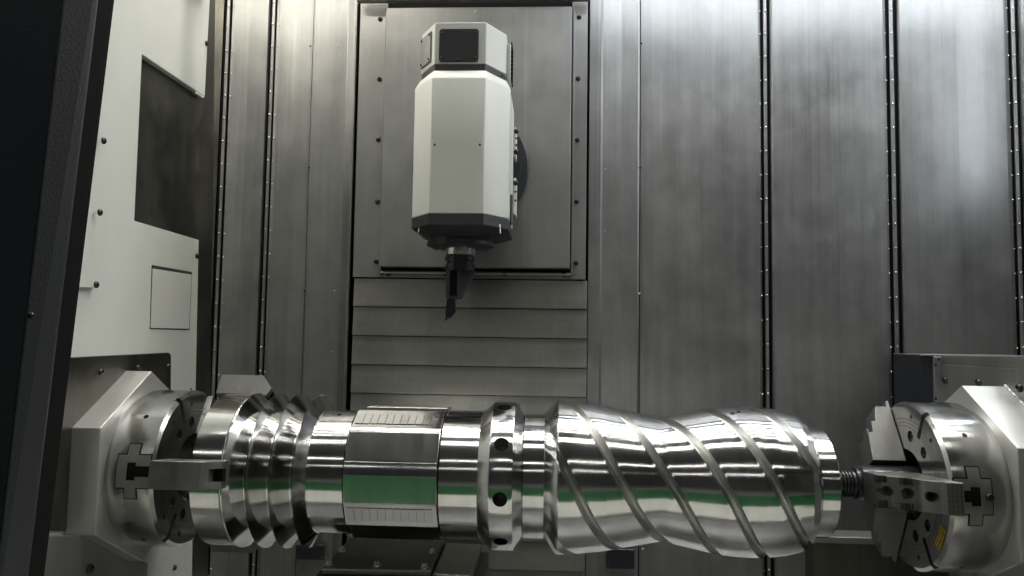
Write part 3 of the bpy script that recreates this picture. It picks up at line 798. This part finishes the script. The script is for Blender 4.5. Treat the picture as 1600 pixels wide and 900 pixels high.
# ------------------------------------------------------------------ right tailstock casing (faces -X)
rs = empty('tailstock_casing', (XQ, 3.0, FLOOR), 'bolted steel casing plate behind the right chuck at the frame edge', 'casing')
def panR(name, pts, m, X, th, parent, bevel=.0015):
    return prism(name, [atx(px, py, X) for px, py in pts], (th, 0, 0), m, parent, bevel)
panR('casing_plate', [(1472, 569), (1700, 583), (1850, 590), (1850, 1250), (1460, 1000)], 'sheet', XQ, .01, rs)
panR('casing_top', [(1472, 556), (1700, 558), (1850, 560), (1850, 589.5), (1700, 582.5), (1472, 568.5)], 'slat', XQ+.004, .01, rs)
yq = atx(1472, 600, XQ).y
a = aty(1459, 557, yq); b = aty(1472, 557, yq)
B('end_flange', a.x, b.x, yq-.002, yq+.012, FLOOR+.1, a.z, 'sheet', rs)
for px, py in [(1467, 561.5), (1461.5, 570), (1462, 623)]: bolt(rs, aty(px, py, yq-.002), 'tiny')
for px, py in [(1478, 594), (1530, 598), (1594, 606)]: bolt(rs, atx(px, py, XQ), 'big', '-X')
# dark guard between casing and cladding
a = aty(1437, 554, 3.6); b = aty(1459, 554, 3.6)
gd = empty('guard_box', ((a.x+b.x)/2, 3.6, FLOOR), 'dark guard box with pale top edge left of the tailstock casing', 'guard')
B('guard_body', a.x, b.x+.3, 3.6, YW-.03, FLOOR+.1, a.z-.006, 'black', gd)
B('guard_edge', a.x, b.x+.5, 3.59, YW-.03, a.z-.005, a.z+.001, 'sheet', gd, .001)
# long rail of the bed behind, under the live centre
a = aty(1270, 838, 3.3); b = aty(1420, 841, 3.3)
br_ = empty('bed_rail', (1.5, 3.35, a.z), 'bright edged bed rail running under the live centre', 'rail')
B('rail_bar', a.x, b.x+.4, 3.3, 3.42, a.z-.028, a.z, 'plate', br_)
B('rail_wall', a.x, b.x+.4, 3.31, 3.40, a.z-.30, a.z-.030, 'dark_steel', br_)

# ------------------------------------------------------------------ steady rest base below the shaft
ZP = 1.5-.85
sb = empty('steady_base', (atz(600, 870, ZP).x, 2.85, FLOOR+.05), 'dark bolted slide plate with a stained steel block beside it under the shaft', 'machine base')
q = [atz(px, py, ZP) for px, py in ((502, 889), (674, 892), (695, 843), (546, 841))]
prism('slide_plate', q, (0, 0, -.022), 'dark_steel', sb, .003)
q2 = [p_+Vector((dx, dy, -.0225)) for p_, dx, dy in zip(q, (-.02, .015, .015, -.02), (-.02, -.02, .01, .01))]
prism('slide_body', q2, (0, 0, -.5), 'black', sb, .003)
for px, py in [(552, 841.5), (618.5, 844), (685, 846), (534, 861), (675, 864), (514, 882), (588.5, 884), (663, 888)]:
    bolt(sb, atz(px, py, ZP), 'cap', '+Z')
q = [atz(px, py, ZP-.012) for px, py in ((677, 896), (738, 900), (753, 850.5), (698, 848))]
prism('stained_block', q, (0, 0, -.09), 'dirty_block', sb, .002)
q3 = [p_+Vector((dx, dy, -.03)) for p_, dx, dy in zip(q, (.0, .035, .03, .0), (.006, .006, -.005, -.005))]
prism('block_foot', q3, (0, 0, -.4), 'dark_steel', sb, .002)

# ------------------------------------------------------------------ dark door at the left, near the camera
dr = empty('sliding_door', (aty(60, 500, 1.0).x, 1.0, FLOOR), 'dark blue grey folded sheet door at the left edge of the opening', 'door')
def dl(py, cols):   # one cross-section loop at image row py
    front = [aty(px, py, Y) for px, Y in cols]
    return front
rowsd = []
for py, cs in ((-150, [(198, 1.10), (172, 1.02), (115, .98), (-150, 1.02)]), (1050, [(52, 1.10), (26, 1.02), (-24, .98), (-260, 1.02)])):
    fr_ = [aty(px, py, Y) for px, Y in cs]
    bk_ = [Vector((p_.x-.02, 1.14, p_.z)) for p_ in (fr_[0], fr_[-1])]
    rowsd.append(fr_+[bk_[1], bk_[0]])
bm = bmesh.new(); loft(bm, [[l[1], l[2], l[2]+Vector((0, .05, 0)), l[1]+Vector((-.04, .05, 0))] for l in rowsd]); finish('door_leaf', bm, 'door', dr, bevel=.003, seg=2)
bm = bmesh.new(); loft(bm, [[l[2]+Vector((-.0015, .002, 0)), l[3], l[3]+Vector((0, .05, 0)), l[2]+Vector((-.0015, .05, 0))] for l in rowsd]); finish('door_frame', bm, 'door_dim', dr, bevel=.002)
bm = bmesh.new(); loft(bm, [[l[0], l[1]+Vector((-.006, .0025, 0)), l[1]+Vector((-.02, .05, 0)), l[0]+Vector((-.03, .01, 0))] for l in rowsd]); finish('rubber_edge', bm, 'gap', dr, bevel=.004, seg=2)
p_ = aty(48, 493, .98)
bolt(dr, (p_.x, .980, p_.z), 'tiny', (R(90), 0, R(-8)))
# invented enclosure sides, outside the frame, set wide to shape the chuck reflections
B('added_side', -3.06, -3.03, 1.2, 4.0, FLOOR, 3.7, 'white', None)['kind'] = 'structure'
B('added_side', 3.03, 3.06, 1.2, 4.0, FLOOR, 3.7, 'sheet', None)['kind'] = 'structure'
print('objects', len(bpy.data.objects))
